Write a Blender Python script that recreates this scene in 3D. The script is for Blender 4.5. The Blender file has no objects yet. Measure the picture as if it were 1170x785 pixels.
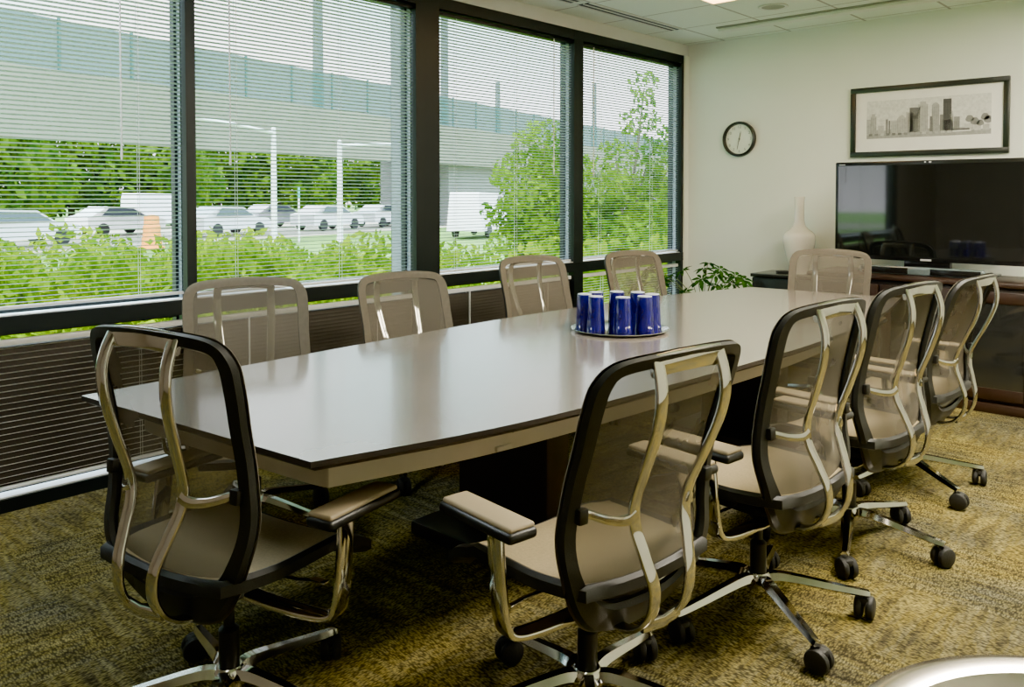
import bpy, bmesh, math, random
from mathutils import Vector, Matrix
random.seed(7)
SC = bpy.context.scene
COL = SC.collection
PI = math.pi
rad = math.radians

# ------------------------------------------------------------------ materials
def mat(name, col, rough=.5, metal=0., var=0., vscale=8., spec=.5, coat=0., bump=0., bscale=60., trans=0., sheen=0.):
    m = bpy.data.materials.new(name); m.use_nodes = True
    nt = m.node_tree; N = nt.nodes; L = nt.links
    b = N['Principled BSDF']
    b.inputs['Base Color'].default_value = (*col, 1)
    b.inputs['Roughness'].default_value = rough
    b.inputs['Metallic'].default_value = metal
    b.inputs['Specular IOR Level'].default_value = spec
    b.inputs['Coat Weight'].default_value = coat
    b.inputs['Coat Roughness'].default_value = .05
    b.inputs['Transmission Weight'].default_value = trans
    b.inputs['Sheen Weight'].default_value = sheen
    tc = N.new('ShaderNodeTexCoord')
    if var > 0:
        n = N.new('ShaderNodeTexNoise'); n.inputs['Scale'].default_value = vscale; n.inputs['Detail'].default_value = 4
        L.new(tc.outputs['Object'], n.inputs['Vector'])
        r = N.new('ShaderNodeValToRGB')
        r.color_ramp.elements[0].position = .3; r.color_ramp.elements[1].position = .7
        r.color_ramp.elements[0].color = (*[max(0, c*(1-var)) for c in col], 1)
        r.color_ramp.elements[1].color = (*[min(1, c*(1+var)) for c in col], 1)
        L.new(n.outputs['Fac'], r.inputs['Fac']); L.new(r.outputs['Color'], b.inputs['Base Color'])
    if bump > 0:
        n2 = N.new('ShaderNodeTexNoise'); n2.inputs['Scale'].default_value = bscale; n2.inputs['Detail'].default_value = 3
        L.new(tc.outputs['Object'], n2.inputs['Vector'])
        bp = N.new('ShaderNodeBump'); bp.inputs['Strength'].default_value = bump; bp.inputs['Distance'].default_value = .004
        L.new(n2.outputs['Fac'], bp.inputs['Height']); L.new(bp.outputs['Normal'], b.inputs['Normal'])
    return m

def emit(name, col, s):
    m = bpy.data.materials.new(name); m.use_nodes = True
    nt = m.node_tree; nt.nodes.clear()
    e = nt.nodes.new('ShaderNodeEmission'); e.inputs['Color'].default_value = (*col, 1); e.inputs['Strength'].default_value = s
    o = nt.nodes.new('ShaderNodeOutputMaterial'); nt.links.new(e.outputs[0], o.inputs[0])
    return m

def see_through(name, col, opacity, rough=.8, tint=(1, 1, 1), weave=0.):
    """woven mesh: part opaque thread, part open holes"""
    m = bpy.data.materials.new(name); m.use_nodes = True
    nt = m.node_tree; N = nt.nodes; L = nt.links
    b = N['Principled BSDF']; b.inputs['Base Color'].default_value = (*col, 1); b.inputs['Roughness'].default_value = rough
    t = N.new('ShaderNodeBsdfTransparent'); t.inputs['Color'].default_value = (*tint, 1)
    mx = N.new('ShaderNodeMixShader'); mx.inputs['Fac'].default_value = opacity
    L.new(t.outputs[0], mx.inputs[1]); L.new(b.outputs[0], mx.inputs[2])
    L.new(mx.outputs[0], N['Material Output'].inputs['Surface'])
    if weave > 0:
        tc = N.new('ShaderNodeTexCoord'); n = N.new('ShaderNodeTexNoise'); n.inputs['Scale'].default_value = 9
        L.new(tc.outputs['Object'], n.inputs['Vector'])
        mp = N.new('ShaderNodeMapRange'); mp.inputs['To Min'].default_value = opacity-weave; mp.inputs['To Max'].default_value = opacity+weave
        L.new(n.outputs['Fac'], mp.inputs['Value']); L.new(mp.outputs['Result'], mx.inputs['Fac'])
    return m

def leaf_mat(name, c1, c2, scale=3., tr=.45):
    m = bpy.data.materials.new(name); m.use_nodes = True
    nt = m.node_tree; N = nt.nodes; L = nt.links; N.clear()
    tc = N.new('ShaderNodeTexCoord'); n = N.new('ShaderNodeTexNoise'); n.inputs['Scale'].default_value = scale; n.inputs['Detail'].default_value = 5
    L.new(tc.outputs['Object'], n.inputs['Vector'])
    r = N.new('ShaderNodeValToRGB'); r.color_ramp.elements[0].position = .38; r.color_ramp.elements[1].position = .62
    r.color_ramp.elements[0].color = (*c1, 1); r.color_ramp.elements[1].color = (*c2, 1)
    L.new(n.outputs['Fac'], r.inputs['Fac'])
    d = N.new('ShaderNodeBsdfDiffuse'); t = N.new('ShaderNodeBsdfTranslucent')
    L.new(r.outputs['Color'], d.inputs['Color']); L.new(r.outputs['Color'], t.inputs['Color'])
    mx = N.new('ShaderNodeMixShader'); mx.inputs['Fac'].default_value = tr
    L.new(d.outputs[0], mx.inputs[1]); L.new(t.outputs[0], mx.inputs[2])
    o = N.new('ShaderNodeOutputMaterial'); L.new(mx.outputs[0], o.inputs[0])
    return m

def carpet_mat():
    m = bpy.data.materials.new('carpet'); m.use_nodes = True
    nt = m.node_tree; N = nt.nodes; L = nt.links
    b = N['Principled BSDF']; b.inputs['Roughness'].default_value = .95; b.inputs['Specular IOR Level'].default_value = .15
    tc = N.new('ShaderNodeTexCoord')
    def node(t, **k):
        n = N.new(t)
        for a, v in k.items(): setattr(n, a, v)
        return n
    # quarter-turn tiles: a checker picks which way the streaks run
    ck = node('ShaderNodeTexChecker'); ck.inputs['Scale'].default_value = 1/.5
    L.new(tc.outputs['Object'], ck.inputs['Vector'])
    def streak(sx, sy, sc):
        mp = node('ShaderNodeMapping'); mp.inputs['Scale'].default_value = (sx, sy, 1)
        L.new(tc.outputs['Object'], mp.inputs['Vector'])
        n = node('ShaderNodeTexNoise'); n.inputs['Scale'].default_value = sc; n.inputs['Detail'].default_value = 3; n.inputs['Roughness'].default_value = .6
        L.new(mp.outputs[0], n.inputs['Vector']); return n
    s1 = streak(1, 6, 4.); s2 = streak(6, 1, 4.)
    mx = node('ShaderNodeMix', data_type='FLOAT')
    L.new(ck.outputs['Fac'], mx.inputs[0]); L.new(s1.outputs['Fac'], mx.inputs[2]); L.new(s2.outputs['Fac'], mx.inputs[3])
    r = node('ShaderNodeValToRGB'); e = r.color_ramp.elements
    e[0].position = .26; e[0].color = (.075, .064, .038, 1)
    e[1].position = .72; e[1].color = (.30, .265, .155, 1)
    for p, c in ((.40, (.13, .112, .055)), (.49, (.195, .168, .060)), (.56, (.185, .168, .105)), (.64, (.25, .222, .105))):
        q = e.new(p); q.color = (*c, 1)
    L.new(mx.outputs[0], r.inputs['Fac'])
    # loops of yarn, fine dark gaps
    fs = []
    for sx, sy in ((190, 75), (75, 190)):
        mp = node('ShaderNodeMapping'); mp.inputs['Scale'].default_value = (sx, sy, 1)
        L.new(tc.outputs['Object'], mp.inputs['Vector'])
        v = node('ShaderNodeTexVoronoi'); v.inputs['Scale'].default_value = 1.
        L.new(mp.outputs[0], v.inputs['Vector']); fs.append(v)
    fx = node('ShaderNodeMix', data_type='FLOAT')
    L.new(ck.outputs['Fac'], fx.inputs[0]); L.new(fs[0].outputs['Distance'], fx.inputs[2]); L.new(fs[1].outputs['Distance'], fx.inputs[3])
    mr = node('ShaderNodeMapRange'); mr.inputs['From Min'].default_value = .15; mr.inputs['From Max'].default_value = .75
    mr.inputs['To Min'].default_value = 1.6; mr.inputs['To Max'].default_value = .30
    L.new(fx.outputs[0], mr.inputs['Value'])
    vm = node('ShaderNodeMix', data_type='RGBA', blend_type='MULTIPLY'); vm.inputs[0].default_value = 1
    pn = node('ShaderNodeTexNoise'); pn.inputs['Scale'].default_value = 2.3; pn.inputs['Detail'].default_value = 3
    L.new(tc.outputs['Object'], pn.inputs['Vector'])
    pr_ = node('ShaderNodeValToRGB'); pe = pr_.color_ramp.elements
    pe[0].position = .36; pe[0].color = (.56, .58, .63, 1); pe[1].position = .64; pe[1].color = (1.0, .92, .50, 1)
    L.new(pn.outputs['Fac'], pr_.inputs['Fac'])
    pm = node('ShaderNodeMix', data_type='RGBA', blend_type='MULTIPLY'); pm.inputs[0].default_value = 1
    L.new(r.outputs['Color'], pm.inputs[6]); L.new(pr_.outputs['Color'], pm.inputs[7])
    L.new(pm.outputs[2], vm.inputs[6]); L.new(mr.outputs['Result'], vm.inputs[7])
    L.new(vm.outputs[2], b.inputs['Base Color'])
    bp = node('ShaderNodeBump'); bp.inputs['Strength'].default_value = .5; bp.inputs['Distance'].default_value = .004; bp.invert = True
    L.new(fx.outputs[0], bp.inputs['Height']); L.new(bp.outputs['Normal'], b.inputs['Normal'])
    return m

def ceiling_mat():
    m = bpy.data.materials.new('ceiling_tiles'); m.use_nodes = True
    nt = m.node_tree; N = nt.nodes; L = nt.links
    b = N['Principled BSDF']; b.inputs['Roughness'].default_value = .9
    tc = N.new('ShaderNodeTexCoord'); sp = N.new('ShaderNodeSeparateXYZ'); L.new(tc.outputs['Object'], sp.inputs[0])
    def line(out, off, w):
        a = N.new('ShaderNodeMath'); a.operation = 'ADD'; a.inputs[1].default_value = off; L.new(out, a.inputs[0])
        d = N.new('ShaderNodeMath'); d.operation = 'DIVIDE'; d.inputs[1].default_value = .61; L.new(a.outputs[0], d.inputs[0])
        f = N.new('ShaderNodeMath'); f.operation = 'FRACT'; L.new(d.outputs[0], f.inputs[0])
        c = N.new('ShaderNodeMath'); c.operation = 'LESS_THAN'; c.inputs[1].default_value = w; L.new(f.outputs[0], c.inputs[0])
        return c.outputs[0]
    lx = line(sp.outputs[0], 2.99+6.1-.005, .03); ly = line(sp.outputs[1], -5.40+6.1+.01, .025)
    mxn = N.new('ShaderNodeMath'); mxn.operation = 'MAXIMUM'; L.new(lx, mxn.inputs[0]); L.new(ly, mxn.inputs[1])
    n = N.new('ShaderNodeTexNoise'); n.inputs['Scale'].default_value = 90; L.new(tc.outputs['Object'], n.inputs['Vector'])
    r = N.new('ShaderNodeValToRGB'); r.color_ramp.elements[0].color = (.74, .80, .70, 1); r.color_ramp.elements[1].color = (.83, .89, .79, 1)
    L.new(n.outputs['Fac'], r.inputs['Fac'])
    mx = N.new('ShaderNodeMix'); mx.data_type = 'RGBA'; L.new(mxn.outputs[0], mx.inputs[0]); L.new(r.outputs['Color'], mx.inputs[6])
    mx.inputs[7].default_value = (.42, .41, .34, 1)
    L.new(mx.outputs[2], b.inputs['Base Color'])
    return m

M = {}
M['carpet'] = carpet_mat()
M['ceiling'] = ceiling_mat()
M['wall'] = mat('wall_paint', (.77, .80, .71), .75, var=.02, vscale=2, bump=.05, bscale=200)
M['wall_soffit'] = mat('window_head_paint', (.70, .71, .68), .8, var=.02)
M['wall_back'] = mat('rear_wall_paint', (.30, .25, .19), .8, var=.05)
M['frame'] = mat('window_frame_bronze', (.006, .010, .011), .45, .0, var=.15, vscale=3, spec=.3)
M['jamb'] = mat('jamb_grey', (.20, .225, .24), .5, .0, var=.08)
M['sill'] = mat('sill_aluminium', (.80, .82, .82), .4, .1, var=.05)
M['slat'] = mat('blind_slat', (.36, .40, .385), .45, var=.04, vscale=2)
M['slat_low'] = mat('blind_slat_shaded', (.80, .78, .72), .5, var=.05, vscale=2)  # off-white slats of the first lower blind
M['slat_dark'] = mat('blind_slat_brown', (.105, .095, .080), .6, var=.08, vscale=2)
M['cord'] = mat('blind_cord', (.75, .77, .74), .6, var=.03)
M['spandrel'] = mat('spandrel_panel', (.040, .032, .024), .7, var=.25, vscale=1.5)  # backing that stands in for the dark view through the lower glass
M['chrome'] = mat('polished_chrome', (.74, .72, .68), .08, 1., var=.04, vscale=4)
M['steel'] = mat('brushed_steel', (.80, .74, .66), .22, 1., var=.04, vscale=6)
M['black'] = mat('black_plastic', (.008, .008, .0075), .42, var=.2, vscale=20)
M['dframe'] = mat('charcoal_frame', (.012, .0125, .011), .5, var=.2, vscale=30, bump=.2, bscale=300)
M['mesh'] = see_through('taupe_mesh', (.155, .135, .10), .64, .8, (.93, .93, .90), .04)
M['mesh_band'] = mat('taupe_mesh_over_frame', (.125, .108, .080), .8, var=.08, vscale=60, bump=.2, bscale=500)
M['seat'] = mat('seat_mesh', (.30, .24, .135), .85, var=.12, vscale=160, bump=.3, bscale=400)
M['pad'] = mat('tan_arm_pad', (.33, .265, .165), .6, var=.05)
M['caster'] = mat('caster_rubber', (.013, .013, .012), .6, var=.3, vscale=30, bump=.3, bscale=150)
def table_mat():
    m = mat('table_laminate', (.29, .255, .22), .22, var=.10, vscale=3, spec=.75)
    nt = m.node_tree; b = nt.nodes['Principled BSDF']
    return m
M['top'] = table_mat(); M['top'].node_tree.nodes['Principled BSDF'].inputs['Coat Weight'].default_value = 1.; M['top'].node_tree.nodes['Principled BSDF'].inputs['Coat IOR'].default_value = 1.8; M['top'].node_tree.nodes['Principled BSDF'].inputs['Coat Roughness'].default_value = .12
M['edge'] = mat('table_edge', (.022, .017, .013), .4, var=.2)
M['apron'] = mat('apron_champagne', (.55, .50, .40), .38, .35, var=.05)
M['darkwood'] = mat('dark_walnut', (.030, .017, .011), .45, var=.4, vscale=5)
M['cabwood'] = mat('cabinet_walnut', (.022, .011, .007), .38, var=.35, vscale=4)
M['blacklac'] = mat('black_lacquer', (.012, .013, .010), .22, var=.2, vscale=4)
M['glassdoor'] = mat('smoked_glass', (.020, .021, .020), .05, var=.1, spec=.8)
M['screen'] = mat('tv_screen', (.006, .007, .007), .04, var=.1, spec=.9)
M['bezel'] = mat('tv_bezel', (.008, .008, .008), .15, var=.1)
M['silver'] = mat('silver_print', (.6, .6, .6), .4, .3, var=.02)
M['tvglass'] = mat('tv_stand_glass', (.10, .13, .135), .08, var=.1, spec=.8)
M['vase'] = mat('white_ceramic', (.83, .79, .68), .16, var=.02, coat=.5)
M['white'] = mat('mat_board', (.86, .85, .78), .7, var=.02)
M['face'] = mat('clock_face', (.80, .83, .72), .5, var=.03, vscale=20)
M['ink'] = mat('clock_ink', (.10, .11, .08), .6, var=.1)
M['inkpale'] = mat('numeral_ink', (.25, .27, .20), .6, var=.1)
M['pframe'] = mat('picture_frame_black', (.010, .014, .008), .35, var=.2)
M['tray'] = mat('silver_tray', (.78, .74, .74), .12, 1., var=.03)
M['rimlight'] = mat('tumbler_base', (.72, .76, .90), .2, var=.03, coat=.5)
M['grille'] = mat('diffuser_white', (.72, .74, .66), .5, var=.02)
M['slot'] = mat('diffuser_slot', (.02, .02, .018), .6, var=.1)
M['concrete'] = mat('bridge_concrete', (.17, .17, .135), .9, var=.12, vscale=.4)
M['abut'] = mat('abutment_concrete', (.17, .17, .165), .9, var=.12, vscale=.4)
M['fencemesh'] = see_through('bridge_fence_mesh', (.02, .10, .105), .72, .7)
M['fencepost'] = mat('bridge_fence_post', (.02, .085, .085), .6, var=.1)
M['pole'] = mat('lamp_pole_grey', (.06, .09, .10), .5, var=.1)
M['signal'] = mat('signal_pole_galvanised', (.62, .66, .68), .5, var=.05)
M['carwhite'] = mat('white_car_paint', (.75, .76, .80), .25, var=.03, coat=.5)
M['cargrey'] = mat('grey_car_paint', (.20, .22, .26), .25, var=.03, coat=.5)
M['carglass'] = mat('car_glass', (.03, .035, .045), .08, var=.1)
M['tyre'] = mat('car_tyre', (.015, .015, .015), .8, var=.2)
M['orange'] = mat('traffic_orange', (.75, .25, .03), .5, var=.1)
M['teal'] = mat('street_sign_teal', (.01, .35, .30), .5, var=.05)
M['redlight'] = mat('signal_red', (.8, .03, .02), .4, var=.05)
M['grass'] = mat('outdoor_grass', (.075, .16, .012), .95, var=.35, vscale=.8)
M['asphalt'] = mat('road_asphalt', (.33, .29, .23), .9, var=.12, vscale=.6)
M['bark'] = mat('bark', (.09, .07, .05), .9, var=.3, vscale=8)
M['leafA'] = leaf_mat('tree_leaves', (.022, .085, .001), (.145, .265, .002), 1.6)
M['leafB'] = leaf_mat('bush_leaves', (.06, .13, .001), (.27, .36, .001), 1.2)
M['leafC'] = leaf_mat('distant_leaves', (.02, .065, .005), (.15, .27, .008), .5)
M['plant'] = leaf_mat('houseplant_leaves', (.012, .055, .010), (.05, .15, .02), 14., .25)
M['stem'] = mat('plant_stem', (.10, .13, .035), .7, var=.2)
M['pot'] = mat('plant_pot', (.12, .09, .07), .6, var=.1)
M['soil'] = mat('soil', (.03, .02, .014), .95, var=.4, vscale=40)
M['lampglow'] = emit('lit_diffuser', (1., .90, .72), 60)
M['lampday'] = emit('lit_diffuser_cool', (.84, .93, 1.), 20)  # glow of the added fill panel over the window-side floor
M['lampwarm'] = emit('lit_diffuser_amber', (1., .58, .22), 7)
M['lampcool'] = emit('lit_diffuser_daylight', (1., .95, .84), 5)
M['wire'] = mat('cable_black', (.02, .02, .02), .5, var=.1)
M['wiregrey'] = mat('cable_grey', (.22, .21, .18), .5, var=.1)

# ------------------------------------------------------------------ mesh helpers
class MB:
    def __init__(s): s.v = []; s.f = []; s.m = []; s.cur = 0
    def add(s, vs, fs):
        o = len(s.v); s.v += [tuple(v) for v in vs]
        for f in fs: s.f.append(tuple(i+o for i in f)); s.m.append(s.cur)
    def box(s, c, d, rot=None):
        hx, hy, hz = d[0]/2, d[1]/2, d[2]/2
        vs = [Vector((x*hx, y*hy, z*hz)) for x in (-1, 1) for y in (-1, 1) for z in (-1, 1)]
        if rot is not None: vs = [rot @ v for v in vs]
        s.add([v+Vector(c) for v in vs], [(0, 1, 3, 2), (4, 6, 7, 5), (0, 4, 5, 1), (2, 3, 7, 6), (0, 2, 6, 4), (1, 5, 7, 3)])
    def bx(s, x0, x1, y0, y1, z0, z1): s.box(((x0+x1)/2, (y0+y1)/2, (z0+z1)/2), (abs(x1-x0), abs(y1-y0), abs(z1-z0)))
    def rbox(s, c, d, r=.01, seg=2, rot=None):
        bm = bmesh.new(); bmesh.ops.create_cube(bm, size=1)
        for v in bm.verts: v.co = Vector((v.co.x*d[0], v.co.y*d[1], v.co.z*d[2]))
        bmesh.ops.bevel(bm, geom=bm.edges[:], offset=r, segments=seg, affect='EDGES', profile=.5)
        bm.verts.index_update()
        vs = [v.co.copy() for v in bm.verts]
        if rot is not None: vs = [rot @ v for v in vs]
        s.add([v+Vector(c) for v in vs], [[v.index for v in f.verts] for f in bm.faces]); bm.free()
    def sweep(s, path, prof, side=Vector((1, 0, 0)), scale=None, caps=True):
        """prof: list of (a,b): a along side, b along normal"""
        path = [Vector(p) for p in path]; n = len(path); k = len(prof); vs = []
        for i, p in enumerate(path):
            t = (path[min(i+1, n-1)]-path[max(i-1, 0)]).normalized()
            sd = side if not callable(side) else side(i/(n-1))
            sd = (sd-t*sd.dot(t))
            sd = sd.normalized() if sd.length > 1e-5 else t.orthogonal().normalized()
            nn = t.cross(sd); sc = 1 if scale is None else scale(i/(n-1))
            sa, sb = sc if isinstance(sc, tuple) else (sc, sc)
            vs += [p+sd*a*sa+nn*b*sb for a, b in prof]
        fs = [(i*k+j, i*k+(j+1) % k, (i+1)*k+(j+1) % k, (i+1)*k+j) for i in range(n-1) for j in range(k)]
        if caps: fs += [tuple(range(k))[::-1], tuple(range((n-1)*k, n*k))]
        s.add(vs, fs)
    def tube(s, path, r, seg=8, scale=None):
        path = [Vector(p) for p in path]
        t = (path[-1]-path[0]).normalized(); sd = Vector((1, 0, 0)) if abs(t.x) < .8 else Vector((0, 1, 0))
        s.sweep(path, [(r*math.cos(2*PI*i/seg), r*math.sin(2*PI*i/seg)) for i in range(seg)], sd, scale)
    def lathe(s, prof, c=(0, 0, 0), seg=32, axis='z', cap=True):
        vs = []; n = len(prof)
        for r, z in prof:
            for i in range(seg):
                a = 2*PI*i/seg; x, y = r*math.cos(a), r*math.sin(a)
                p = {'z': (x, y, z), 'x': (z, x, y), 'y': (x, z, y)}[axis]
                vs.append(Vector(p)+Vector(c))
        fs = [(i*seg+j, i*seg+(j+1) % seg, (i+1)*seg+(j+1) % seg, (i+1)*seg+j) for i in range(n-1) for j in range(seg)]
        if cap:
            if prof[0][0] > 1e-4: fs.append(tuple(range(seg))[::-1])
            if prof[-1][0] > 1e-4: fs.append(tuple(range((n-1)*seg, n*seg)))
        s.add(vs, fs)
    def prism(s, poly, z0, z1):
        n = len(poly)
        s.add([(x, y, z0) for x, y in poly]+[(x, y, z1) for x, y in poly],
              [tuple(range(n))[::-1], tuple(range(n, 2*n))]+[(i, (i+1) % n, n+(i+1) % n, n+i) for i in range(n)])
    def build(s, name, mats, parent=None, angle=35, smooth=True):
        me = bpy.data.meshes.new(name); me.from_pydata(s.v, [], s.f)
        if not isinstance(mats, (list, tuple)): mats = [mats]
        for m_ in mats: me.materials.append(m_)
        if len(mats) > 1: me.polygons.foreach_set('material_index', s.m)
        me.update()
        bm = bmesh.new(); bm.from_mesh(me); bmesh.ops.recalc_face_normals(bm, faces=bm.faces[:]); bm.to_mesh(me); bm.free()
        if smooth:
            me.shade_smooth(); me.set_sharp_from_angle(angle=rad(angle))
        o = bpy.data.objects.new(name, me); COL.objects.link(o)
        if parent: o.parent = parent
        return o

def rrect(w, t, r, n=3):
    out = []
    for cx, cy, a0 in ((w/2-r, t/2-r, 0), (-w/2+r, t/2-r, 90), (-w/2+r, -t/2+r, 180), (w/2-r, -t/2+r, 270)):
        for i in range(n): a = rad(a0+90*i/(n-1)); out.append((cx+r*math.cos(a), cy+r*math.sin(a)))
    return out

def crom(P, n=8, closed=False):
    P = [Vector(p) for p in P]; out = []; N = len(P)
    for i in range(N if closed else N-1):
        if closed: a, b, c, d = P[i-1], P[i], P[(i+1) % N], P[(i+2) % N]
        else:
            b, c = P[i], P[i+1]; a = P[i-1] if i else b*2-c; d = P[i+2] if i+2 < N else c*2-b
        for k in range(n):
            t = k/n
            out.append(.5*((2*b)+(c-a)*t+(2*a-5*b+4*c-d)*t*t+(3*b-a-3*c+d)*t**3))
    if not closed: out.append(P[-1])
    return out

def tag(o, label, cat, group=None, kind=None):
    o['label'] = label; o['category'] = cat
    if group: o['group'] = group
    if kind: o['kind'] = kind
    return o
def thing(name, label, cat, loc=(0, 0, 0), rz=0, group=None):
    o = bpy.data.objects.new(name, None); COL.objects.link(o); o.empty_display_size = .1
    o.location = loc; o.rotation_euler = (0, 0, rz)
    return tag(o, label, cat, group)
def struct(o): o['kind'] = 'structure'; return o
def sbox(name, m, *b, parent=None):
    k = MB(); k.bx(*b); o = k.build(name, m, parent)
    return struct(o) if parent is None else o

# ------------------------------------------------------------------ camera
F, CX, CY, PITCH, YAW = 945., 585., 249., rad(1.5), rad(42.45)
CAM = Vector((0, 0, 1.35))
R_ = Vector((math.cos(YAW), math.sin(YAW), 0)); f0 = Vector((-math.sin(YAW), math.cos(YAW), 0))
Fw = f0*math.cos(PITCH)-Vector((0, 0, math.sin(PITCH))); U_ = R_.cross(Fw)
cd = bpy.data.cameras.new('camera'); cam = bpy.data.objects.new('camera', cd); COL.objects.link(cam)
cam.matrix_world = Matrix(((R_.x, U_.x, -Fw.x, CAM.x), (R_.y, U_.y, -Fw.y, CAM.y), (R_.z, U_.z, -Fw.z, CAM.z), (0, 0, 0, 1)))
cd.sensor_fit = 'HORIZONTAL'; cd.sensor_width = 36; cd.lens = F/1170*36; cd.shift_y = -(392.5-CY)/1170
cd.clip_start = .05; cd.clip_end = 400
SC.camera = cam

# ------------------------------------------------------------------ room shell
XW = -3.96      # inner face of the window wall
YE = 6.71       # end wall
XR, YB, ZC = 2.1, -2.2, 2.73
GX = -4.05      # glass plane
sbox('floor', M['carpet'], GX-.03, XR+.1, YB-.1, YE+.1, -.12, 0)
sbox('ceiling', M['ceiling'], GX-.03, XR+.1, YB-.1, YE+.1, ZC, ZC+.15)
sbox('wall_end', M['wall'], GX-.03, XR+.1, YE, YE+.15, 0, ZC)
sbox('wall_right', M['wall'], XR, XR+.1, YB-.1, YE, 0, ZC)
sbox('wall_back', M['wall_back'], GX, XR, YB-.1, YB, 0, ZC)
sbox('wall_left', M['wall_back'], GX, XW, YB, -.30, 0, ZC)
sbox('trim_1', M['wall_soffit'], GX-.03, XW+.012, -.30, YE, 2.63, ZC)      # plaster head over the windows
sbox('trim_2', M['wall'], GX, XW+.02, 6.64, YE, 0, 2.63)                # return beside the last pane
sbox('baseboard_end', M['black'], -3.9, XR, YE-.012, YE, 0, .09)

mull = [(-.30, -.22), (1.935, 1.985), (3.43, 3.63), (5.03, 5.145), (6.60, 6.64)]
fr = MB()
for a, b in mull: fr.bx(-4.2 if a == 3.43 else GX-.01, XW+.008, a, b, 0, 2.63)
fr.bx(GX-.03, XW+.006, -.30, 6.64, 2.555, 2.63)
fr.bx(GX-.03, XW+.012, -.30, 6.64, .765, .838)
fr.bx(GX-.03, XW+.012, -.30, 6.64, 0, .058)
struct(fr.build('trim_3', M['frame']))
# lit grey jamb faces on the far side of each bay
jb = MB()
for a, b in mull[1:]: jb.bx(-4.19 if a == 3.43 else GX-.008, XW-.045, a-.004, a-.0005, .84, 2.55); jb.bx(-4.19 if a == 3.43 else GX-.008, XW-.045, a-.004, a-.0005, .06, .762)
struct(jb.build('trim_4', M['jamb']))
sl = MB()
sl.bx(GX+.01, XW-.002, -.22, 6.60, .838, .842); sl.bx(GX+.01, XW-.002, -.22, 6.60, .058, .064)
struct(sl.build('trim_5', M['sill']))
bays = [(-.22, 1.935), (1.985, 3.43), (3.63, 5.03), (5.145, 6.60)]
for i, (a, b) in enumerate(bays):
    k = MB()
    for z0, z1 in ((.838, 2.555), (.058, .765)):
        for y0, y1 in ((a, a+.018), (b-.018, b)): k.bx(GX-.03, GX+.012, y0, y1, z0, z1)
        for q0, q1 in ((z0, z0+.02), (z1-.02, z1)): k.bx(GX-.03, GX+.012, a+.018, b-.018, q0, q1)
    struct(k.build('window_%d' % (i+1), M['frame'], smooth=False))
# added dark panels, standing in for the dark view behind the first three lower blinds
for i, (a, b) in enumerate(bays[:3]):
    sbox('trim_%d' % (6+i), M['spandrel'], GX+.02, GX+.05, a+.001, b-.005, .095, .70)

# ------------------------------------------------------------------ blinds
XB = XW-.028
def blind(label, a, b, z0, z1, pitch, tilt, m, low=False, cords=(.22, .78), wand=.1):
    t = thing('window_blind', label, 'blind', (XB, (a+b)/2, z0), 0, 'lower window blinds' if low else 'upper window blinds')
    w = b-a-.014; h = z1-z0
    k = MB(); k.rbox((0, 0, h-.013), (.032, w, .026), .003); k.build('headrail', M['sill'] if low else M['frame'], t)
    k = MB(); z = .028; n = 0
    c_, s_ = math.cos(tilt), math.sin(tilt)
    while z < h-.03:
        vs = []
        for q in range(4):
            u = -.0125+.025*q/3; cr = .0018*(1-(u/.0125)**2)
            x, zz = u*c_-cr*s_, u*s_+cr*c_
            vs += [(x, -w/2, z+zz), (x, w/2, z+zz)]
        k.add(vs, [(2*q, 2*q+1, 2*q+3, 2*q+2) for q in range(3)])
        z += pitch; n += 1
    k.build('slats', m, t)
    k = MB(); k.rbox((0, 0, .009), (.024, w, .014), .003); k.build('bottom_rail', M['sill'], t)
    for c in cords:
        y = -w/2+w*c
        k = MB(); k.tube([(.012, y, .01), (.012, y, h-.02)], .0011, 5); k.tube([(-.012, y, .01), (-.012, y, h-.02)], .0011, 5); k.build('ladder_cord', M['cord'], t)
    if wand is not None:
        y = -w/2+w*wand
        k = MB(); k.tube([(.022, y, h-.02), (.022, y, h*.42)], .004, 6); k.lathe([(.0045, 0), (.006, .02), (.005, .05), (.003, .055)], (.022, y, h*.42-.05), 8)
        k.build('tilt_wand', M['cord'], t)
    return t
TILT = rad(13)
upl = ['white mini blind over the leftmost big window, cars parked behind it', 'white mini blind over the second big window, traffic poles behind it',
       'white mini blind between wide dark pillar and slim mullion, tree half behind it', 'white mini blind over the last window next to the clock wall']
lwl = ['brown-shaded lower blind at floor level behind the near left chair', 'closed dark lower blind below the second big window',
       'closed dark lower blind just right of the wide pillar', 'open lower blind with green showing through, beside the plant']
for i, (a, b) in enumerate(bays):
    blind(upl[i], a, b, .862 if i == 0 else .846, 2.548, .0203, TILT, M['slat'], cords=((.57, .90), (.16, .62), (.12, .55), (.18, .7))[i], wand=(.86, .13, .84, .1)[i])
    if i == 0: blind(lwl[i], a, b, .085, .735, .0265, rad(20), M['slat_low'], True, (.58, .9), None)
    elif i < 3: blind(lwl[i], a, b, .085, .735, .0205, rad(62), M['slat_dark'], True, (.2, .8), .2)
    else: blind(lwl[i], a, b, .085, .735, .0205, rad(8), M['slat'], True, (.2, .8), None)

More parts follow.
